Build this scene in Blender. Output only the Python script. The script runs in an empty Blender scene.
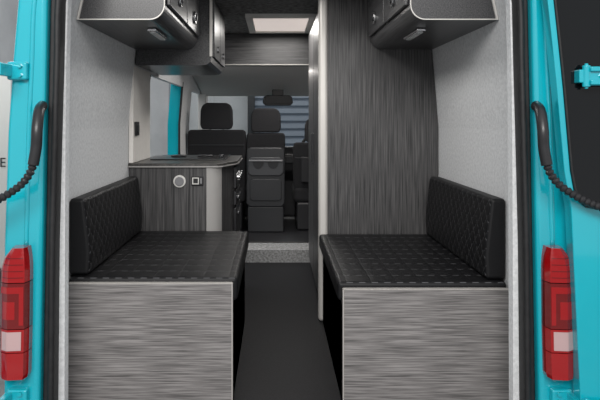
import bpy, bmesh, math
from mathutils import Vector
C=bpy.context.scene.collection
CX=0.05
bpy.context.scene.view_settings.view_transform='Standard'
# ---------------------------------------------------------------- materials
def mat(name,col,rough=0.5,metal=0.0,emit=None,es=0.0,coat=0.0,spec=0.5):
    m=bpy.data.materials.new(name); m.use_nodes=True
    b=m.node_tree.nodes['Principled BSDF']
    b.inputs['Base Color'].default_value=(*col,1); b.inputs['Roughness'].default_value=rough
    b.inputs['Metallic'].default_value=metal; b.inputs['Specular IOR Level'].default_value=spec
    b.inputs['Coat Weight'].default_value=coat; b.inputs['Coat Roughness'].default_value=0.05
    if emit: b.inputs['Emission Color'].default_value=(*emit,1); b.inputs['Emission Strength'].default_value=es
    return m
def noise_mat(name,c1,c2,scale,rough=0.6,map=(1,1,1),bump=0.0,lo=0.35,hi=0.65,detail=4,metal=0,spec=0.5,dist=0.003):
    m=mat(name,c1,rough,metal,spec=spec); nt=m.node_tree; b=nt.nodes['Principled BSDF']
    tc=nt.nodes.new('ShaderNodeTexCoord'); mp=nt.nodes.new('ShaderNodeMapping'); mp.inputs['Scale'].default_value=map
    n=nt.nodes.new('ShaderNodeTexNoise'); n.inputs['Scale'].default_value=scale; n.inputs['Detail'].default_value=detail; n.inputs['Roughness'].default_value=0.6
    r=nt.nodes.new('ShaderNodeValToRGB'); r.color_ramp.elements[0].position=lo; r.color_ramp.elements[1].position=hi
    r.color_ramp.elements[0].color=(*c1,1); r.color_ramp.elements[1].color=(*c2,1)
    L=nt.links.new
    L(tc.outputs['Object'],mp.inputs[0]); L(mp.outputs[0],n.inputs['Vector']); L(n.outputs['Fac'],r.inputs[0]); L(r.outputs[0],b.inputs['Base Color'])
    if bump:
        bp=nt.nodes.new('ShaderNodeBump'); bp.inputs['Strength'].default_value=bump; bp.inputs['Distance'].default_value=dist
        L(n.outputs['Fac'],bp.inputs['Height']); L(bp.outputs[0],b.inputs['Normal'])
    return m
def quilt_mat(name,diag,axes,pitch):
    m=mat(name,(0.008,0.008,0.009),0.5,spec=0.28); nt=m.node_tree; b=nt.nodes['Principled BSDF']; L=nt.links.new
    tc=nt.nodes.new('ShaderNodeTexCoord'); sp=nt.nodes.new('ShaderNodeSeparateXYZ'); L(tc.outputs['Object'],sp.inputs[0])
    def M(op,a,c=None):
        n=nt.nodes.new('ShaderNodeMath'); n.operation=op
        for i,v in enumerate((a,c)):
            if v is None: continue
            if isinstance(v,(int,float)): n.inputs[i].default_value=v
            else: L(v,n.inputs[i])
        return n.outputs[0]
    A=sp.outputs[axes[0]]; B=sp.outputs[axes[1]]
    if diag: P=M('ADD',A,B); Q=M('SUBTRACT',A,B)
    else: P,Q=A,B
    def tri(v,p): return M('ABSOLUTE',M('SINE',M('MULTIPLY',v,math.pi/p)))
    tp,tq=tri(P,pitch),tri(Q,pitch)
    h=M('POWER',M('MULTIPLY',tp,tq),0.4)
    bp=nt.nodes.new('ShaderNodeBump'); bp.inputs['Strength'].default_value=0.6; bp.inputs['Distance'].default_value=0.004
    L(h,bp.inputs['Height']); L(bp.outputs[0],b.inputs['Normal'])
    d1=M('MULTIPLY',M('LESS_THAN',tp,0.09),M('GREATER_THAN',M('SINE',M('MULTIPLY',Q,2*math.pi/(pitch/3.0))),0.0))
    d2=M('MULTIPLY',M('LESS_THAN',tq,0.12),M('GREATER_THAN',M('SINE',M('MULTIPLY',P,2*math.pi/(pitch/2.0))),0.0))
    d=M('MAXIMUM',d1,d2) if diag else d2
    mx=nt.nodes.new('ShaderNodeMix'); mx.data_type='RGBA'; L(d,mx.inputs[0])
    mx.inputs[6].default_value=(0.006,0.006,0.007,1); mx.inputs[7].default_value=(0.085,0.085,0.09,1); L(mx.outputs[2],b.inputs['Base Color'])
    return m
M_teal=noise_mat('teal_paint',(0.003,0.38,0.47),(0.004,0.41,0.50),2,0.18); M_teal.node_tree.nodes['Principled BSDF'].inputs['Coat Weight'].default_value=1.0
M_hor=noise_mat('grey_laminate_horizontal',(0.085,0.080,0.079),(0.295,0.28,0.275),1.0,0.42,(5,5,240),0.02,0.36,0.64,3)
M_ver=noise_mat('charcoal_laminate_vertical',(0.018,0.018,0.019),(0.108,0.105,0.106),1.0,0.4,(190,190,3.5),0.02,0.36,0.66,3)
M_lok=noise_mat('charcoal_laminate_locker',(0.020,0.020,0.022),(0.078,0.078,0.081),1.0,0.32,(190,4,190),0.02,0.34,0.66,4)
M_dlam=noise_mat('dark_laminate_horizontal',(0.02,0.02,0.021),(0.085,0.084,0.086),1.0,0.4,(6,6,110),0.03,0.34,0.66,5)
M_felt=noise_mat('light_grey_felt',(0.58,0.59,0.60),(0.80,0.81,0.82),75,0.95,(1,1,1),0.25,0.3,0.7,10)
M_dfelt=noise_mat('mottled_grey_carpet',(0.07,0.07,0.07),(0.24,0.24,0.24),30,0.95,(1,1,1),0.4,0.35,0.65,8)
M_mat=noise_mat('speckled_grey_carpet',(0.14,0.14,0.14),(0.36,0.36,0.36),60,0.95,(1,1,1),0.2,0.35,0.65,8)
M_floor=noise_mat('black_vinyl',(0.005,0.005,0.006),(0.013,0.013,0.015),120,0.55,(1,1,1),0.1,spec=0.2)
M_q=quilt_mat('quilted_black_backrest',True,(1,2),0.07)
M_s=quilt_mat('stitched_black_seat',False,(0,1),0.10)
M_plain=mat('plain_black_leatherette',(0.007,0.007,0.008),0.5,spec=0.28)
M_seal=noise_mat('black_rubber',(0.006,0.006,0.007),(0.014,0.014,0.015),40,0.6)
M_hose=mat('black_ribbed_plastic',(0.018,0.018,0.02),0.35)
M_trim=mat('pale_edge_trim',(0.42,0.40,0.38),0.4)
M_ptrim=mat('pale_metallic_post',(0.62,0.60,0.57),0.4,0.2)
M_cpost=mat('soft_grey_corner',(0.36,0.35,0.34),0.35)
M_chrome=mat('chrome',(0.75,0.75,0.76),0.2,1.0)
M_blk=mat('black_plastic',(0.012,0.012,0.014),0.4)
M_gplas=mat('dark_grey_plastic',(0.024,0.025,0.028),0.45)
M_gplas2=mat('mid_grey_plastic',(0.05,0.052,0.057),0.4)
M_fab=noise_mat('black_seat_fabric',(0.008,0.008,0.010),(0.018,0.018,0.020),150,0.9)
M_head=mat('pale_headliner',(0.64,0.61,0.59),0.9)
M_post=noise_mat('light_beige_grey_partition',(0.78,0.75,0.71),(0.83,0.80,0.76),30,0.7)
M_red=mat('red_lens',(0.32,0.004,0.006),0.1,0,coat=1.0)
M_dred=mat('dark_red_lens',(0.15,0.003,0.004),0.1,0,coat=1.0)
M_clear=mat('smoky_clear_lens',(0.50,0.34,0.34),0.1,coat=1.0)
M_glassb=mat('black_tinted_glass',(0.003,0.004,0.005),0.03,spec=0.35)
M_white=mat('white_plastic',(0.72,0.71,0.68),0.4)
M_hatch=mat('translucent_hatch_pane',(0.8,0.74,0.70),0.5,0,(1,0.88,0.82),0.5)  # mild emission stands in for daylight through the pane
M_led=mat('strip_diffuser',(0.5,0.5,0.5),0.4)
M_gwall=noise_mat('white_painted_wall',(0.52,0.53,0.54),(0.64,0.65,0.66),1.2,0.8)
M_conc=noise_mat('grey_concrete',(0.16,0.16,0.16),(0.26,0.26,0.26),3,0.7)
M_shut=mat('grey_shutter_steel',(0.28,0.32,0.38),0.5)
M_col=mat('grey_painted_steel',(0.22,0.24,0.26),0.5)
M_hob=mat('black_hob_glass',(0.01,0.01,0.011),0.3)
M_top=noise_mat('dark_speckled_worktop',(0.03,0.029,0.028),(0.08,0.075,0.07),60,0.35)
M_disc=mat('switch_grey',(0.22,0.22,0.23),0.4)
g=bpy.data.materials.new('clear_glass'); g.use_nodes=True; nt=g.node_tree; nt.nodes.clear()
o=nt.nodes.new('ShaderNodeOutputMaterial'); t=nt.nodes.new('ShaderNodeBsdfTransparent'); gl=nt.nodes.new('ShaderNodeBsdfGlossy'); gl.inputs['Roughness'].default_value=0.02
t.inputs[0].default_value=(0.94,0.95,0.95,1); mx=nt.nodes.new('ShaderNodeMixShader'); mx.inputs[0].default_value=0.05
nt.links.new(t.outputs[0],mx.inputs[1]); nt.links.new(gl.outputs[0],mx.inputs[2]); nt.links.new(mx.outputs[0],o.inputs[0]); M_glass=g
# ---------------------------------------------------------------- helpers
def wl(o):
    v=Vector((0,0,0))
    while o: v=v+o.location; o=o.parent
    return v
def finish(name,verts,faces,m,parent=None,bevel=0,seg=3,label=None,smooth=False):
    xs=[v[0] for v in verts]; ys=[v[1] for v in verts]; zs=[v[2] for v in verts]
    org=Vector(((min(xs)+max(xs))/2,(min(ys)+max(ys))/2,min(zs)))
    me=bpy.data.meshes.new(name); me.from_pydata([Vector(v)-org for v in verts],[],faces)
    bm=bmesh.new(); bm.from_mesh(me); bmesh.ops.recalc_face_normals(bm,faces=bm.faces); bm.to_mesh(me); bm.free()
    if smooth:
        for p in me.polygons: p.use_smooth=True
    me.materials.append(m); ob=bpy.data.objects.new(name,me); C.objects.link(ob); ob.location=org
    if parent: ob.parent=parent; ob.location=org-wl(parent)
    if bevel:
        bv=ob.modifiers.new('bevel','BEVEL'); bv.width=bevel; bv.segments=seg; bv.limit_method='ANGLE'; bv.harden_normals=True; bv.angle_limit=0.5
        for p in me.polygons: p.use_smooth=True
    if label: ob['label']=label
    return ob
def boxvf(x0,x1,y0,y1,z0,z1):
    v=[(x,y,z) for x in (x0,x1) for y in (y0,y1) for z in (z0,z1)]
    f=[(0,1,3,2),(4,6,7,5),(0,4,5,1),(2,3,7,6),(0,2,6,4),(1,5,7,3)]
    return v,f
def box(name,x0,x1,y0,y1,z0,z1,m,parent=None,bevel=0,**k):
    v,f=boxvf(x0,x1,y0,y1,z0,z1); return finish(name,v,f,m,parent,bevel,**k)
def boxes(name,lst,m,parent=None,bevel=0,**k):
    V=[];F=[]
    for b in lst:
        v,f=boxvf(*b); n=len(V); V+=v; F+=[tuple(i+n for i in q) for q in f]
    return finish(name,V,F,m,parent,bevel,**k)
def prism(name,pts,a0,a1,axis,m,parent=None,bevel=0,**k):
    def mk(p,a): return {'y':(p[0],a,p[1]),'x':(a,p[0],p[1]),'z':(p[0],p[1],a)}[axis]
    n=len(pts); V=[mk(p,a0) for p in pts]+[mk(p,a1) for p in pts]
    F=[tuple(range(n)),tuple(range(2*n-1,n-1,-1))]+[(i,(i+1)%n,(i+1)%n+n,i+n) for i in range(n)]
    return finish(name,V,F,m,parent,bevel,**k)
def cyl(name,c,r,h,axis,m,parent=None,n=28,bevel=0,r2=None,**k):
    pts=[(math.cos(2*math.pi*i/n),math.sin(2*math.pi*i/n)) for i in range(n)]
    r2=r if r2 is None else r2
    V=[]
    for rr,a in ((r,0),(r2,h)):
        for p in pts:
            if axis=='y': V.append((c[0]+p[0]*rr,c[1]+a,c[2]+p[1]*rr))
            elif axis=='z': V.append((c[0]+p[0]*rr,c[1]+p[1]*rr,c[2]+a))
            else: V.append((c[0]+a,c[1]+p[0]*rr,c[2]+p[1]*rr))
    F=[tuple(range(n)),tuple(range(2*n-1,n-1,-1))]+[(i,(i+1)%n,(i+1)%n+n,i+n) for i in range(n)]
    return finish(name,V,F,m,parent,bevel,**k)
def ringpair(name,outer,inner,a0,a1,m,parent=None,bevel=0,**k):
    n=len(outer); V=[(p[0],a0,p[1]) for p in outer]+[(p[0],a0,p[1]) for p in inner]+[(p[0],a1,p[1]) for p in outer]+[(p[0],a1,p[1]) for p in inner]
    F=[]
    for i in range(n):
        j=(i+1)%n
        F+=[(i,j,j+n,i+n),(i+2*n,i+3*n,j+3*n,j+2*n),(i,i+2*n,j+2*n,j),(i+n,j+n,j+3*n,i+3*n)]
    return finish(name,V,F,m,parent,bevel,**k)
def tube(name,pts,r,m,parent=None,n=14,ribs=False,res=10,**k):
    P=[Vector(p) for p in pts]; S=[]
    for i in range(len(P)-1):
        p0=P[max(i-1,0)];p1=P[i];p2=P[i+1];p3=P[min(i+2,len(P)-1)]
        for j in range(res):
            t=j/res
            S.append(0.5*((2*p1)+(-p0+p2)*t+(2*p0-5*p1+4*p2-p3)*t*t+(-p0+3*p1-3*p2+p3)*t**3))
    S.append(P[-1])
    if ribs:
        d=[0]
        for a,b in zip(S,S[1:]): d.append(d[-1]+(b-a).length)
        step=.0055; N=int(d[-1]/step); R=[]; j=0
        for i in range(N+1):
            q=d[-1]*i/N
            while j<len(d)-2 and d[j+1]<q: j+=1
            R.append(S[j].lerp(S[j+1],(q-d[j])/max(1e-9,d[j+1]-d[j])))
        S=R
    V=[];F=[]
    up=Vector((0,1,0.01)).normalized()
    for i,s in enumerate(S):
        T=(S[min(i+1,len(S)-1)]-S[max(i-1,0)]).normalized()
        a=T.cross(up)
        if a.length<1e-3: a=T.cross(Vector((1,0,0)))
        a.normalize(); b=T.cross(a)
        rr=r*(1.0 if (not ribs or i%3==0) else (0.92 if i%3==1 else .66))
        for q in range(n):
            an=2*math.pi*q/n; V.append(tuple(s+a*math.cos(an)*rr+b*math.sin(an)*rr))
    for i in range(len(S)-1):
        for q in range(n): F.append((i*n+q,i*n+(q+1)%n,(i+1)*n+(q+1)%n,(i+1)*n+q))
    F.append(tuple(range(n))); F.append(tuple(range(len(V)-1,len(V)-n-1,-1)))
    return finish(name,V,F,m,parent,smooth=not ribs,**k)
def thing(name,loc,label,cat,group=None,parent=None):
    e=bpy.data.objects.new(name,None); e.empty_display_size=0.1; C.objects.link(e); e.location=Vector(loc); e['label']=label
    if parent: e.parent=parent; e.location=Vector(loc)-wl(parent)
    else:
        e['category']=cat
        if group: e['group']=group
    return e
def tag(o,label,cat,group=None):
    o['label']=label;o['category']=cat
    if group:o['group']=group
    return o
def struct(o,label):
    o['kind']='structure'; o['category']=label[1]; o['label']=label[0]; return o
HW=[(-1,.88),(1.1,.88),(1.54,.845),(1.80,.79),(1.95,.74)]
def interp(T,z):
    for (a,b),(c,d) in zip(T,T[1:]):
        if z<=c: return b+(d-b)*(z-a)/(c-a) if z>a else b
    return T[-1][1]
def wallmesh(name,pieces,o0,o1,side,m,parent=None,bevel=0):
    V=[];F=[]
    for (y0,y1,z0,z1) in pieces:
        zs=[z0]+[z for z,_ in HW if z0<z<z1]+[z1]; n=len(V); k=len(zs)
        for y in (y0,y1):
            for z in zs: V.append((CX+side*(interp(HW,z)+o0),y,z))
            for z in zs: V.append((CX+side*(interp(HW,z)+o1),y,z))
        for i in range(k-1):
            F+=[(n+i,n+i+1,n+2*k+i+1,n+2*k+i),(n+k+i,n+3*k+i,n+3*k+i+1,n+k+i+1),(n+i,n+k+i,n+k+i+1,n+i+1),(n+2*k+i,n+2*k+i+1,n+3*k+i+1,n+3*k+i)]
        F+=[(n,n+2*k,n+3*k,n+k),(n+k-1,n+2*k-1,n+4*k-1,n+3*k-1)]
    return finish(name,V,F,m,parent,bevel)
# ---------------------------------------------------------------- garage
struct(box('ground',-6,6,-4,12,-0.65,-0.6,M_conc),('smooth grey concrete garage floor','ground'))
struct(box('wall_front',-6,6,10.5,10.6,-0.6,4.5,M_gwall),('white painted garage wall','wall'))
struct(box('wall_side',-4.1,-4,-1,10.5,-0.6,4.5,M_gwall),('white painted garage side wall','wall'))
sh=thing('roller_shutter',(1.7,10.4,-0.6),'grey ribbed steel roller shutter on the garage wall','roller shutter')
V=[];F=[];nz=26
for i in range(nz+1):
    z=-0.6+3.4*i/nz
    for (dz,dy) in ((0,0),(0.03,-0.06),(0.10,-0.05)):
        V+=[(-0.35,10.42+dy,z+dz),(3.6,10.42+dy,z+dz)]
for i in range(len(V)//2-1): F.append((2*i,2*i+1,2*i+3,2*i+2))
finish('curtain',V,F,M_shut,sh)
box('guide_rail',-0.47,-.35,10.3,10.5,-0.6,2.95,M_gplas,sh,0.005); box('guide_rail',3.58,3.7,10.3,10.5,-0.6,2.95,M_gplas,sh,0.005)
box('roller_housing',-0.47,3.7,10.2,10.5,2.9,3.3,M_shut,sh,0.02)
for xx,yy in ((-3.05,8.4),(-1.7,10.2)):
    col=thing('steel_column',(xx,yy,-.6),'grey painted steel garage column by the white wall','column','garage columns')
    boxes('shaft',[(xx-.09,xx+.09,yy-.09,yy-.07,-.58,4.3),(xx-.09,xx+.09,yy+.07,yy+.09,-.58,4.3),(xx-.01,xx+.01,yy-.07,yy+.07,-.58,4.3)],M_col,col)
    box('base_plate',xx-.15,xx+.15,yy-.15,yy+.15,-.6,-.58,M_col,col)
cab=thing('tool_cabinet',(-3.6,7.2,-.6),'grey steel tool cabinet against the garage side wall','tool cabinet')
box('body',-3.98,-3.4,6.8,7.6,-.6,1.1,M_col,cab,.01); 
for q in range(4): box('drawer',-3.4,-3.38,6.83,7.57,-.5+q*.4,-.14+q*.4,M_shut,cab,.005)
bd=thing('display_board',(-2.75,5.0,-0.6),'white free-standing display board with black lettering','display board')
box('panel',-3.3,-2.2,5.0,5.04,-0.1,1.6,M_white,bd,0.008)
box('foot',-3.25,-3.2,4.85,5.2,-0.6,-0.1,M_gplas,bd,0.004); box('foot',-2.3,-2.25,4.85,5.2,-0.6,-0.1,M_gplas,bd,0.004)
tx=bpy.data.curves.new('lettering_curve','FONT'); tx.body='E'; tx.size=0.11; tx.extrude=0.001
to=bpy.data.objects.new('tmp',tx); C.objects.link(to); bpy.context.view_layer.update()
me=bpy.data.meshes.new_from_object(to.evaluated_get(bpy.context.evaluated_depsgraph_get())); bpy.data.objects.remove(to)
me.materials.clear(); me.materials.append(M_blk)
to=bpy.data.objects.new('lettering',me); C.objects.link(to); to.parent=bd; to.location=Vector((-2.295,4.995,0.75))-bd.location; to.rotation_euler=(math.pi/2,0,0)
# ---------------------------------------------------------------- van shell (structure)
Y0=2.2
struct(wallmesh('wall_left',[(Y0,3.85,0,1.86),(3.85,5.25,1.43,1.86),(5.25,5.8,0,1.86),(5.8,6.5,0,0.85),(5.8,6.5,1.42,1.86)],0,0.03,-1,M_felt),('light grey felt-lined van side wall','wall'))
struct(wallmesh('wall_right',[(Y0,5.8,0,1.86),(5.8,6.5,0,0.85),(5.8,6.5,1.42,1.86)],0,0.03,1,M_felt),('light grey felt-lined van side wall','wall'))
struct(box('floor',CX-.88,CX+.88,Y0,4.8,-0.04,0,M_floor),('black speckled vinyl van floor','floor'))
struct(box('floor',CX-.88,CX+.88,4.8,6.6,-0.04,0.10,M_mat),('raised speckled grey carpeted cab floor','floor'))
rm=box('cab_floor_mat',CX-.83,CX+.83,5.08,6.25,.10,.109,M_blk,None,.003); tag(rm,'black rubber floor mat on the raised cab floor','floor mat')
struct(box('ceiling',CX-.78,CX+.78,Y0,5.05,1.85,1.88,M_dfelt),('mottled grey carpeted van ceiling','ceiling'))
struct(prism('ceiling',[(5.05,1.60),(5.4,1.59),(5.75,1.56),(6.1,1.50),(6.35,1.45),(6.55,1.40),(6.55,1.44),(6.1,1.54),(5.6,1.62),(5.05,1.64)],CX-.84,CX+.84,'x',M_head),('pale grey cab headliner','ceiling'))
# ---------------------------------------------------------------- van body
van=thing('camper_van',(CX,4.3,-0.6),'teal painted camper van body with open rear doors','van')
wallmesh('side_panel',[(2.2,3.85,-.25,1.92),(3.85,5.25,1.47,1.92),(3.85,5.25,-.25,-.05),(5.25,5.8,-.25,1.92),(5.8,6.5,-.25,0.85),(5.8,6.5,1.44,1.92)],0.035,0.11,-1,M_teal,van)
wallmesh('side_panel',[(2.2,5.8,-.25,1.92),(5.8,6.5,-.25,0.85),(5.8,6.5,1.44,1.92)],0.035,0.11,1,M_teal,van)
prism('roof_panel',[(CX-.86,1.92),(CX-.74,1.99),(CX-.4,2.03),(CX+.4,2.03),(CX+.74,1.99),(CX+.86,1.92)],2.1,6.0,'y',M_teal,van)
prism('roof_nose',[(6.0,1.93),(6.0,2.03),(6.3,1.95),(6.62,1.55),(6.62,1.45)],CX-.85,CX+.85,'x',M_teal,van)
prism('bonnet',[(6.62,-.25),(6.62,.80),(6.95,.77),(7.3,.62),(7.55,.3),(7.6,-.25)],CX-.97,CX+.97,'x',M_teal,van,0.03)
prism('scuttle_panel',[(6.60,.795),(6.60,.84),(6.85,.83),(7.05,.77),(7.05,.75),(6.9,.78)],CX-.93,CX+.93,'x',M_blk,van,0.004,label='black plastic windscreen scuttle panel')
prism('windscreen',[(6.62,1.46),(6.63,1.46),(6.93,.83),(6.92,.83)],CX-.84,CX+.84,'x',M_glass,van,label='clear laminated windscreen glass')
for s in (-1,1):
    prism('windscreen_pillar',[(6.48,1.46),(6.66,1.46),(6.96,.80),(6.50,.80)],CX+s*.84-.045,CX+s*.84+.045,'x',M_head,van,0.01,label='pale grey windscreen pillar trim')
    box('cab_window',CX+s*.89-.004,CX+s*.89+.004,5.8,6.5,.85,1.43,M_glass,van,label='clear cab door window glass')
for x in (CX-.93,CX+.93):
    for y in (3.1,6.9):
        cyl('wheel',(x-.06,y,-.6+.27),.27,.12,'x',M_seal,van,40,0.03,label='black rubber tyre')
zz=[-.05,.1,.4,.7,1.1,1.35,1.56,1.80,1.92]
T_strip=[(-.05,.812),(.7,.810),(1.1,.808),(1.3,.806),(1.56,.800),(1.8,.765),(1.92,.70)]
T_seal=[(-.05,.835),(.7,.828),(1.1,.818),(1.3,.812),(1.56,.806),(1.8,.775),(1.92,.72)]
T_ti=[(-.05,.875),(.4,.868),(.7,.862),(1.1,.855),(1.56,.845),(1.8,.80),(1.92,.75)]
T_to=[(-.05,1.0),(.7,.998),(1.1,.985),(1.35,.968),(1.56,.950),(1.8,.91),(1.92,.86)]
def band(name,A,B,y0,y1,s,m,bevel=0,**k):
    pts=[(CX+s*interp(A,z),z) for z in zz]+[(CX+s*interp(B,z),z) for z in reversed(zz)]
    return prism(name,pts,y0,y1,'y',m,van,bevel,**k)
for s in (-1,1):
    band('rear_pillar',T_ti,T_to,2.09,2.2,s,M_teal,0.018,label='teal painted rear door pillar')
    band('door_seal',T_seal,T_ti,2.12,2.2,s,M_seal,0.008,label='black rubber door seal')
    band('lining_strip',T_strip,[(a,b+.006) for a,b in T_seal],2.17,2.21,s,M_felt,0,label='light grey felt edge lining')
    lip=[(CX+s*(interp(T_seal,z)+.006),2.11,z) for z in zz]
    tube('seal_lip',lip,.011,M_seal,van,label='black rubber seal bead')
    fl=[(CX+s*(interp(T_ti,z)*.6+interp(T_to,z)*.4),2.092,z) for z in zz if z>.69]
    tube('pillar_flute',fl,.009,M_teal,van,label='pressed ridge on the teal pillar')
box('roof_frame',CX-.8,CX+.8,2.09,2.2,1.9,2.0,M_teal,van,0.01,label='teal roof cross member')
box('sill',CX-.95,CX+.95,2.06,2.2,-.16,-.05,M_blk,van,0.01,label='black tread rear sill')
box('bumper',CX-.98,CX+.98,1.98,2.2,-.38,-.16,M_teal,van,0.03)
for s in (-1,1):
    box('bumper_corner',min(CX+s*.86,CX+s*1.02),max(CX+s*.86,CX+s*1.02),2.0,2.2,-.16,.12,M_teal,van,0.02,label='teal lower corner panel')
# tail lights
for s in (-1,1):
    DZ=.033; O=.012 if s<0 else -.004
    tl=thing('tail_light',(CX+s*.935,2.07,.225+DZ),'tall red and smoky tail light on the teal rear corner','tail light',parent=van)
    TI=[(.2,.897),(.235,.886),(.40,.882),(.60,.880),(.635,.882),(.675,.888)]; TO=[(.2,.975),(.235,.984),(.50,.984),(.60,.980),(.64,.966),(.675,.935)]
    def lens(n,z0,z1,m,a=0.0,b=1.0,out=0.0,lab=None):
        V=[];F=[];K=14;Z=max(2,int((z1-z0)/.012)+1)
        for j in range(Z):
            z=z0+(z1-z0)*j/(Z-1); xi=interp(TI,z)+O; xo=interp(TO,z)+O
            for i in range(K):
                t=a+(b-a)*i/(K-1); x=xi+(xo-xi)*t
                # flat faceted face: steep inner edge, long chamfer outward
                y=interp([(0,2.062),(.06,2.036),(.62,2.030),(.9,2.045),(1.0,2.066)],t)-out
                V.append((CX+s*x,y,z+DZ))
            V.append((CX+s*(xi+(xo-xi)*b),2.09,z+DZ)); V.append((CX+s*(xi+(xo-xi)*a),2.09,z+DZ))
        W=K+2
        for j in range(Z-1):
            for i in range(W): F.append((j*W+i,j*W+(i+1)%W,(j+1)*W+(i+1)%W,(j+1)*W+i))
        F.append(tuple(range(W))); F.append(tuple(range((Z-1)*W,Z*W)))
        finish(n,V,F,m,tl,0,label=lab)
    lens('lens',.555,.672,M_red,lab='red upper lens segment')
    lens('lens',.398,.552,M_dred,lab='dark red middle lens segment')
    lens('lens',.318,.395,M_red,lab='red lower lens segment'); lens('lens',.225,.315,M_red,lab='red bottom lens segment')
    lens('light_guide',.41,.54,M_red,.10,.24,.002,'bright red inner light guide'); lens('light_guide',.518,.54,M_red,.24,.88,.002,'bright red inner light guide')
    lens('reflector',.43,.49,M_red,.38,.80,.001,'red faceted reflector')
    lens('reversing_lens',.325,.388,M_clear,.16,.84,.002,'smoky pinkish reversing lens')
    for i in range(4): lens('lens_rib',.57+i*.022,.573+i*.022,M_dred,.12,.85,.001)
# ---------------------------------------------------------------- rear doors
def door(s,dx,ang):
    px=CX+s*(1.0+dx); dr=thing('rear_door',(px,2.03,-.2),'open teal rear van door with black tinted window','van door',parent=van)
    def X(z): return interp([(-.2,-.01),(.5,-.015),(.7,-.03),(.95,-.080),(1.3,-.110),(1.56,-.138),(1.92,-.185)],z)
    zi=[.97,1.1,1.25,1.4,1.55,1.7,1.8]
    inner=[(px+s*.03,.842),(px+s*-.01,.848),(px+s*-.035,.868),(px+s*-.050,.905)]+[(px+s*(X(z)+.020),z) for z in zi]+[(px+s*.68,1.8),(px+s*.70,1.4),(px+s*.72,1.1),(px+s*.72,.9),(px+s*.70,.842)]
    out2=[]
    for p in inner:
        dxp=s*(p[0]-px); z=p[1]
        if dxp>.6: out2.append((px+s*(.8 if z<1.7 else .78), 1.9 if z>1.7 else (z if z>.86 else -.2)))
        elif z>1.75: out2.append((px+s*X(1.9),1.9))
        elif z<.845: out2.append((px+s*X(-.2),-.2))
        else: out2.append((px+s*X(z),z))
    ringpair('frame',out2,inner,2.0,2.055,M_teal,dr,0.004)
    prism('window',[(p[0],p[1]) for p in inner],2.012,2.03,'y',M_glassb,dr,label='black tinted door window')
    ring2=[((p[0]-px-s*.35)*.985+px+s*.35,(p[1]-1.33)*.985+1.33) for p in inner]
    ringpair('window_seal',inner,ring2,1.993,2.02,M_seal,dr,0.002)
    box('lower_trim',*sorted((px+s*.06,px+s*.74)),1.98,2.005,.1,.74,M_teal,dr,0.025,label='pressed teal lower door panel')
    box('latch',*sorted((px+s*.74,px+s*.8)),1.98,2.0,.3,.42,M_blk,dr,0.006)
    dr.rotation_euler=(0,0,ang)
door(1,0.0,-0.06)
door(-1,0.24,0.10)
def hinge(s,z,dx,q=1.0):
    px=CX+s*.925; h=thing('door_hinge',(px,2.05,z-.035),'teal painted rear door hinge strap with bolts','hinge',parent=van)
    a,b=sorted((px-s*.02,px+s*.05)); box('pillar_plate',a,b,2.065,2.092,z-.032*q,z+.032*q,M_teal,h,0.008)
    cyl('knuckle',(px+s*.055,1.985,z-.036*q),.013,.072*q,'z',M_teal,h,18,0.003)
    cyl('hinge_pin',(px+s*.055,1.985,z-.042*q),.006,.084*q,'z',M_teal,h,14,0.002)
    a,b=sorted((px+s*.06,px+s*(.27+dx)))
    box('strap_base',a,b,1.974,1.986,z-.032*q,z+.032*q,M_teal,h,0.004)
    for zc in (z+.022*q,z-.022*q): box('strap_rib',a,b,1.962,1.9745,zc-.008*q,zc+.008*q,M_teal,h,0.004)
    a,b=sorted((px+s*.03,px+s*.055)); box('knuckle_block',a,b,1.98,2.068,z-.022*q,z+.022*q,M_teal,h,0.004)
    for bx,bz in ((.002,.016),(.002,-.016)): cyl('bolt',(px+s*bx,2.056,z+bz*q),.008,.012,'y',M_teal,h,6)
    for bx in (.10,.15,.20): cyl('bolt',(px+s*(bx+dx*.8),1.967,z),.008,.01,'y',M_teal,h,6)
hinge(1,1.285,0); hinge(-1,1.31,0.1); hinge(1,.185,0,.8); hinge(-1,.185,0.1,.8)
for s in (-1,1):
    def Q(x,y,z): return (CX+s*(x-CX),y,z)
    cb=thing('cable_conduit',Q(.9,2.05,.85),'black rubber cable conduit looping from pillar to door','cable conduit',parent=van)
    tube('rubber_boot',[Q(.912,2.095,1.19),Q(.90,2.035,1.17),Q(.893,2.0,1.11),Q(.896,2.0,1.05),Q(.906,2.0,.99)],.018,M_hose,cb)
    ex=0.10 if s<0 else 0
    tube('ribbed_hose',[Q(.904,2.0,1.0),Q(.915,1.99,.96),Q(.945,1.97,.918),Q(1.017,1.955,.873),Q(1.10,1.95,.845),Q(1.2+ex,1.96,.83),Q(1.26+ex,1.99,.82)],.0145,M_hose,cb,ribs=True,res=12)
# ---------------------------------------------------------------- benches
def bench(x0,x1,zt,aisle):
    b=thing('bench_seat',((x0+x1)/2,2.87,0),'grey streaked laminate bench seat box with black cushion top','bench','side benches')
    box('front_panel',x0,x1,2.35,2.372,0.0,zt,M_hor,b,0.004,label='horizontally streaked grey laminate panel')
    boxes('body',[(x0,x1,2.372,3.385,0.0,.40)],M_ver,b,0)
    xa=x1 if aisle>0 else x0
    boxes('edge_trim',[(*sorted((xa-.0005*aisle,xa+.004*aisle)),2.349,2.374,0,zt),(x0,x1,2.348,2.374,zt-.001,zt+.002)],M_trim,b,label='pale edging strip')
    box('side_panel',*sorted((xa,xa-.018*aisle)),2.374,3.385,.0,.42,M_ver,b)
    return b
bench(CX-.875,-.17,.498,1); bench(.27,CX+.875,.475,-1)
def plain_faces(o,fn):
    o.data.materials.append(M_plain)
    for p in o.data.polygons:
        if fn(p.normal): p.material_index=1
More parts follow.
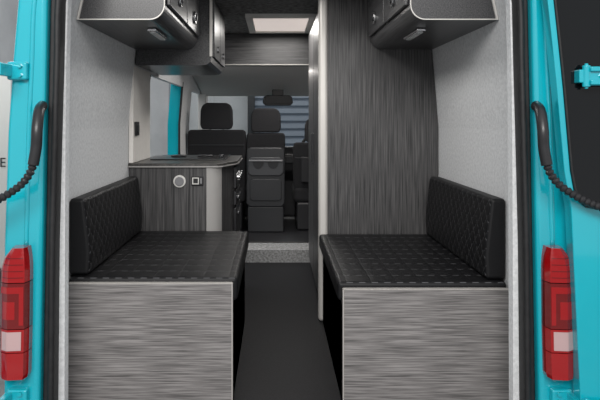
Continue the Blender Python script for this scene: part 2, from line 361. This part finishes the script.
for (a,b,zt) in ((CX-.87,-.148,.516),(.248,CX+.87,.498)):
    o=box('seat_cushion',a,b,2.376,3.385,.422,zt,M_s,None,.016,seg=4); tag(o,'black leatherette bench cushion with dashed stitching','cushion','bench cushions')
    plain_faces(o,lambda n:abs(n.z)<.5)
for s in (-1,1):
    z0=.518 if s<0 else .500
    pts=[(CX+s*.876,z0),(CX+s*.795,z0),(CX+s*.790,z0+.1),(CX+s*.815,.825),(CX+s*.876,.825)]
    o=prism('backrest_cushion',pts,2.40,3.36,'y',M_q,None,.016,seg=4); tag(o,'black diamond-quilted backrest cushion against the felt wall','cushion','backrest cushions')
    plain_faces(o,lambda n:abs(n.y)>.5 or n.z>.8)
# ---------------------------------------------------------------- upper lockers
def locker(s):
    def X(h): return CX+s*h
    base=[(X(.842),1.54),(X(.785),1.80),(X(.75),1.845),(X(.49),1.845)]
    r=.06
    cor=[(X(.49+r-r*math.cos(t)),1.54+r-r*math.sin(t)) for t in [math.pi/2*i/8 for i in range(9)]]
    lk=thing('overhead_locker',(X(.66),2.9,1.54),'charcoal laminate overhead locker with push latches','overhead locker','overhead lockers')
    prism('body',base+cor,2.4,3.39,'y',M_lok,lk)
    n=len(base+cor); P=base+cor; cxm=sum(p[0] for p in P)/n; czm=sum(p[1] for p in P)/n
    inn=[(cxm+(p[0]-cxm)*.965,czm+(p[1]-czm)*.955) for p in P]
    ringpair('edge_trim',P,inn,2.392,2.40,M_ptrim,lk,label='pale edging strip around locker end')
    for i,(ya,yb) in enumerate(((2.43,2.89),(2.91,3.37))):
        d=box('door',*sorted((X(.474),X(.489))),ya,yb,1.605,1.83,M_lok,lk,0.004)
        yc=(ya+yb)/2; xx=X(.474)
        cyl('latch',(xx if s<0 else xx-.012,yc,1.675),.034,.012,'x',M_chrome,d,24,0.003)
        cyl('latch_button',(xx+.008 if s<0 else xx-.018,yc,1.675),.018,.010,'x',M_gplas,d,24,0.002)
    lp=thing('reading_light',(X(.565),2.74,1.52),'slim chrome strip light mounted under the locker','strip light','locker strip lights')
    box('housing',X(.585)-.020,X(.585)+.020,2.60,2.88,1.525,1.54,M_chrome,lp,0.006)
    box('diffuser',X(.585)-.012,X(.585)+.012,2.62,2.86,1.519,1.527,M_led,lp,0.003)
locker(-1); locker(1)
kl=thing('kitchen_locker',(-.56,3.75,1.45),'dark charcoal locker above the kitchen unit','overhead locker')
prism('body',[(-.79,1.45),(-.76,1.70),(-.735,1.80),(-.70,1.845),(-.36,1.845),(-.36,1.50),(-.367,1.47),(-.385,1.455),(-.415,1.45)],3.402,4.15,'y',M_lok,kl)
for ya,yb in ((3.43,3.77),(3.79,4.13)): 
    d=box('door',-.36,-.345,ya,yb,1.50,1.83,M_lok,kl,0.004)
    cyl('latch',(-.345,(ya+yb)/2,1.56),.02,.01,'x',M_chrome,d,20)
box('edge_trim',-.370,-.355,3.392,3.402,1.50,1.84,M_ptrim,kl,label='pale vertical edging strip')
# ---------------------------------------------------------------- wardrobe
wd=thing('wardrobe',(.6,4.05,0),'tall charcoal vertically grained wardrobe unit with pale corner post','wardrobe')
prism('body',[(.285,0),(.925,0),(.925,1.1),(.89,1.54),(.836,1.80),(.80,1.845),(.285,1.845)],3.405,4.7,'y',M_ver,wd)
box('corner_post',.246,.300,3.388,3.45,0,1.845,M_ptrim,wd,0.02,seg=5,label='pale metallic rounded corner post')
box('door',.262,.285,3.46,4.08,.08,1.80,M_ver,wd,0.004); box('door',.262,.285,4.1,4.68,.08,1.80,M_ver,wd,0.004)
for y in (4.03,4.15): box('handle',.25,.262,y-.008,y+.008,.85,1.05,M_gplas,wd,0.003)
# ---------------------------------------------------------------- kitchen
kt=thing('kitchen_cabinet',(-.55,3.8,0),'charcoal laminate kitchen cabinet with socket and switches','kitchen cabinet')
prism('body',[(-.826,3.40),(-.385,3.40),(-.345,3.41),(-.31,3.45),(-.262,3.60),(-.255,3.66),(-.255,4.12),(-.826,4.12)],0.0,.872,'z',M_ver,kt)
prism('corner_post',[(-.388,3.390),(-.360,3.393),(-.338,3.403),(-.318,3.422),(-.305,3.45),(-.316,3.455),(-.34,3.415),(-.388,3.400)],0.0,.872,'z',M_cpost,kt,0.002,label='soft grey rounded corner post')
for z0,z1 in ((.1,.34),(.36,.60),(.62,.70)): 
    d=box('drawer',-.255,-.238,3.68,4.10,z0,z1,M_blk,kt,0.003)
    box('drawer_handle',-.238,-.228,3.78,4.0,z1-.05,z1-.035,M_chrome,d,0.002)
box('oven_front',-.255,-.238,3.68,4.10,.72,.85,M_hob,kt,0.003,label='black glass appliance front')
for y in (3.75,3.89,4.03): cyl('appliance_knob',(-.238,y,.785),.018,.018,'x',M_chrome,kt,20,.003)
sk=thing('power_socket',(-.54,3.39,.76),'round white power socket with grey flap','power socket',parent=kt)
cyl('ring',(-.54,3.388,.793),.035,.012,'y',M_white,sk,32,0.003); cyl('flap',(-.54,3.382,.793),.026,.008,'y',M_disc,sk,28,0.002)
sw=thing('switch_panel',(-.44,3.39,.77),'black switch panel with a white framed display','switch panel',parent=kt)
box('plate',-.473,-.405,3.39,3.4,.768,.822,M_blk,sw,0.004)
ringpair('display_frame',[(-.467,.777),(-.430,.777),(-.430,.815),(-.467,.815)],[(-.462,.782),(-.435,.782),(-.435,.810),(-.462,.810)],3.385,3.391,M_white,sw)
box('switch',-.424,-.412,3.384,3.391,.78,.812,M_disc,sw,0.002)
W=[(-.828,3.383),(-.355,3.383),(-.325,3.390),(-.30,3.415),(-.235,3.60),(-.226,3.65),(-.226,4.14),(-.828,4.14)]
wt=thing('worktop',(-.53,3.76,.873),'dark speckled worktop with light edge on the cabinet','worktop')
prism('slab',W,.875,.895,'z',M_top,wt,.003)
We=[(x+(.003 if x>-.8 else 0),y-(.003 if y<3.7 else 0)) for x,y in W]
prism('edge_strip',We,.873,.880,'z',M_cpost,wt,0,label='light grey edge strip')
hb=thing('hob',(-.52,3.87,.895),'black glass hob and sink lid set on the worktop','hob')
box('glass_lid',-.76,-.30,3.65,4.08,.895,.903,M_hob,hb,0.003)
for x in (-.62,-.45): cyl('burner',(x,3.87,.903),.05,.012,'z',M_blk,hb,24,0.004)
for y in (3.76,3.84): cyl('control_knob',(-.34,y,.903),.014,.016,'z',M_gplas,hb,20,0.003)
pp=prism('partition_panel',[(3.39,.895),(3.86,.895),(3.86,1.449),(3.41,1.449),(3.40,1.3)],CX-.878,CX-.852,'x',M_post,None,.006); tag(pp,'pale beige-grey wall partition panel beside the worktop','partition panel')
ct=thing('control_switch',(-.795,3.45,1.05),'small black control switch on the pale partition','switch')
box('plate',-.803,-.79,3.42,3.50,1.05,1.13,M_blk,ct,0.004); box('rocker',-.79,-.785,3.44,3.48,1.07,1.11,M_gplas,ct,0.002)
jm=wallmesh('slide_door_jamb',[(5.235,5.25,0,1.47)],0.0,0.085,-1,M_teal,van); jm['label']='teal painted sliding door jamb'
js=wallmesh('slide_door_seal',[(5.215,5.235,0,1.47)],-0.004,0.012,-1,M_seal,van); js['label']='black rubber sliding door seal'
js=wallmesh('slide_door_seal',[(3.862,3.885,.9,1.44)],0.0,0.03,-1,M_seal,van); js['label']='black rubber sliding door seal'
# ---------------------------------------------------------------- over-cab shelf, hatch
sf=thing('overcab_locker',(CX,4.97,1.59),'dark grained laminate over-cab locker spanning the van','overhead locker')
prism('body',[(CX-.83,1.59),(CX-.785,1.80),(CX-.74,1.845),(CX+.74,1.845),(CX+.785,1.80),(CX+.83,1.59)],4.9,5.04,'y',M_dlam,sf)
box('edge_trim',CX-.83,CX+.83,4.89,4.90,1.588,1.596,M_trim,sf)
ht=thing('roof_hatch',(.04,4.3,1.83),'white framed roof hatch vent in the dark ceiling','roof hatch')
def hring(name,x0,x1,y0,y1,w,z0,z1,m,p): 
    return boxes(name,[(x0,x1,y0,y0+w,z0,z1),(x0,x1,y1-w,y1,z0,z1),(x0,x0+w,y0+w,y1-w,z0,z1),(x1-w,x1,y0+w,y1-w,z0,z1)],m,p,0.002)
hring('frame',-.20,.28,4.0,4.75,.05,1.825,1.85,M_white,ht)
box('pane',-.15,.23,4.05,4.70,1.838,1.85,M_hatch,ht)
# ---------------------------------------------------------------- cab seats
def seat(x,w,ztop,label,tray=False,hz=.25,hw2=.145):
    s=thing('cab_seat',(x,5.85,.109),label,'seat','cab seats')
    box('pedestal',x-w*.44,x+w*.44,5.60,6.08,.109,.37,M_blk,s,.02)
    box('seat_cushion',x-w*.5,x+w*.5,5.60,6.16,.36,.52,M_fab,s,.05)
    V=[];F=[]
    prof=[(.36,.46),(.55,.495),(.80,.5),(ztop-.06,.5),(ztop-.02,.49),(ztop,.465)]
    n=len(prof)
    for k,(z,hw) in enumerate(prof):
        yy=5.62-.16*(z-.48)
        th=.14 if k<n-2 else (.12 if k==n-2 else .10)
        V+=[(x-hw*w,yy,z),(x+hw*w,yy,z),(x+hw*w,yy+th,z),(x-hw*w,yy+th,z)]
    for k in range(n-1):
        for j in range(4): F.append((4*k+j,4*k+(j+1)%4,4*k+4+(j+1)%4,4*k+4+j))
    F+=[(3,2,1,0),(4*n-4,4*n-3,4*n-2,4*n-1)]
    finish('backrest',V,F,M_fab,s,.018,4)
    yt=5.62-.16*(ztop-.48)
    for q in (-.06,.06): cyl('headrest_post',(x+q,yt+.03,ztop-.02),.007,.06,'z',M_gplas,s,12)
    h0=ztop+.004
    pts=[(x-hw2*.88,h0),(x+hw2*.88,h0),(x+hw2,h0+.04),(x+hw2*.98,h0+hz-.07),(x+hw2*.86,h0+hz-.02),(x+hw2*.6,h0+hz),(x-hw2*.6,h0+hz),(x-hw2*.86,h0+hz-.02),(x-hw2*.98,h0+hz-.07),(x-hw2,h0+.04)]
    prism('headrest',pts,yt-.01,yt+.08,'y',M_fab,s,.018,seg=4)
    box('back_seam',x-w*.47,x+w*.47,5.62-.16*(ztop-.14-.48)-.004,5.62-.16*(ztop-.14-.48)+.01,ztop-.145,ztop-.138,M_gplas,s,.001)
    if tray:
        z1=ztop-.13
        def sh_(w2,za,zb,r=.03): return [(x-w2+r,za),(x+w2-r,za),(x+w2,za+r),(x+w2,zb-r),(x+w2-r,zb),(x-w2+r,zb),(x-w2,zb-r),(x-w2,za+r)]
        prism('table_back',sh_(w*.49,.34,z1),5.50,5.575,'y',M_gplas,s,.015,label='dark grey folding table moulding')
        prism('tray',sh_(w*.45,.63,.80,.03),5.482,5.502,'y',M_gplas2,s,.008,label='mid grey moulded tray')
        for q in (-.068,.068):
            pts=[(x+q+.052*math.cos(t),.76+.052*1.25*math.sin(t)) for t in [math.pi+math.pi*i/12 for i in range(13)]]
            prism('cup_recess',pts,5.478,5.486,'y',M_blk,s,.001)
        box('tray_lip',x-w*.43,x+w*.43,5.468,5.50,.762,.775,M_disc,s,.004)
        prism('lower_moulding',sh_(w*.40,.40,.60,.02),5.488,5.502,'y',M_gplas,s,.006)
        box('pedestal_cover',x-w*.46,x+w*.46,5.51,5.60,.109,.345,M_gplas,s,.012)
    else:
        box('back_pocket',x-w*.36,x+w*.36,5.548,5.575,.56,.80,M_blk,s,.01)
    return s
seat(-.54,.54,1.05,'black fabric cab passenger seat with tall headrest',hz=.245,hw2=.15)
seat(-.085,.36,1.02,'black cab middle seat with grey cup-holder table back',True,.225,.14)
seat(.42,.50,.93,'black fabric driver seat beside the wardrobe',hz=.225)
db=thing('dashboard',(CX,6.45,.11),'black moulded dashboard below the windscreen','dashboard')
prism('body',[(6.42,.11),(6.42,.5),(6.30,.60),(6.28,.78),(6.36,.86),(6.59,.85),(6.59,.11)],CX-.79,CX+.79,'x',M_blk,db,.02)
for x in (-.6,.0,.15,.7): box('air_vent',x-.05,x+.05,6.272,6.29,.69,.76,M_gplas,db,.006)
stw=thing('steering_wheel',(.45,6.15,.72),'black steering wheel behind the driver seat','steering wheel')
N=32; ring=[(.45+.19*math.cos(2*math.pi*i/N),6.12+.05*math.sin(2*math.pi*i/N),.82+.18*math.sin(2*math.pi*i/N)) for i in range(N+1)]
tube('rim',ring,.015,M_blk,stw,res=2); box('hub',.38,.52,6.10,6.16,.77,.87,M_blk,stw,.02)
box('spoke',.27,.40,6.11,6.13,.81,.835,M_gplas,stw,.004); box('spoke',.5,.63,6.11,6.13,.81,.835,M_gplas,stw,.004)
cyl('column',(.45,6.15,.80),.03,.13,'y',M_blk,stw)
mr=thing('interior_mirror',(.03,6.3,1.28),'black interior mirror hanging from the headliner','mirror')
prism('housing',[(-.13,1.32),(-.10,1.29),(.16,1.29),(.19,1.32),(.18,1.38),(.15,1.40),(-.09,1.40),(-.12,1.38)],6.28,6.31,'y',M_blk,mr,.008)
box('mount',-.03,.09,6.30,6.36,1.36,1.47,M_blk,mr,.01); box('mirror_glass',-.10,.16,6.274,6.281,1.31,1.38,M_gplas,mr,.003)
# ---------------------------------------------------------------- lights, world, camera
w=bpy.data.worlds.new('world'); bpy.context.scene.world=w; w.use_nodes=True
w.node_tree.nodes['Background'].inputs[0].default_value=(0.98,0.98,1.0,1); w.node_tree.nodes['Background'].inputs[1].default_value=0.72
def area(name,loc,rot,sx,sy,e,col=(1,1,1)):
    l=bpy.data.lights.new(name,'AREA'); l.shape='RECTANGLE'; l.size=sx; l.size_y=sy; l.energy=e; l.color=col
    o=bpy.data.objects.new(name,l); C.objects.link(o); o.location=loc; o.rotation_euler=rot; o['kind']='structure'; return o
area('garage_light',(-.5,-1.5,3.0),(math.radians(60),0,0),3.0,1.2,175,(1,.98,.95))
area('hatch_light',(.04,4.37,1.82),(0,0,0),.36,.6,10,(1,.97,.93))
area('aisle_fill_light',(.05,2.9,1.845),(0,0,0),.3,.6,5.5,(1,.98,.95))  # added fill under the ceiling to brighten the interior walls, not a fitting
area('side_fill_light',(-3.0,5.0,3.2),(0,math.radians(-30),0),1.5,3,70)  # added fill outside the sliding door opening, lightens the partition
area('cab_fill_light',(.05,5.25,1.57),(0,0,0),.3,.15,4,(1,.95,.9))  # added fill to brighten the pale headliner, not an actual cab lamp
area('front_fill_light',(0,9.3,3.2),(math.radians(-70),0,0),3,1,50)  # added fill ahead of the van, throws light into the cab
cam=bpy.data.cameras.new('camera'); co=bpy.data.objects.new('camera',cam); C.objects.link(co)
co.location=(0,0,1.14); co.rotation_euler=(math.pi/2,0,0); cam.lens=36; cam.sensor_width=36; cam.shift_x=25/600; cam.shift_y=-80/600; cam.clip_start=.05
bpy.context.scene.camera=co
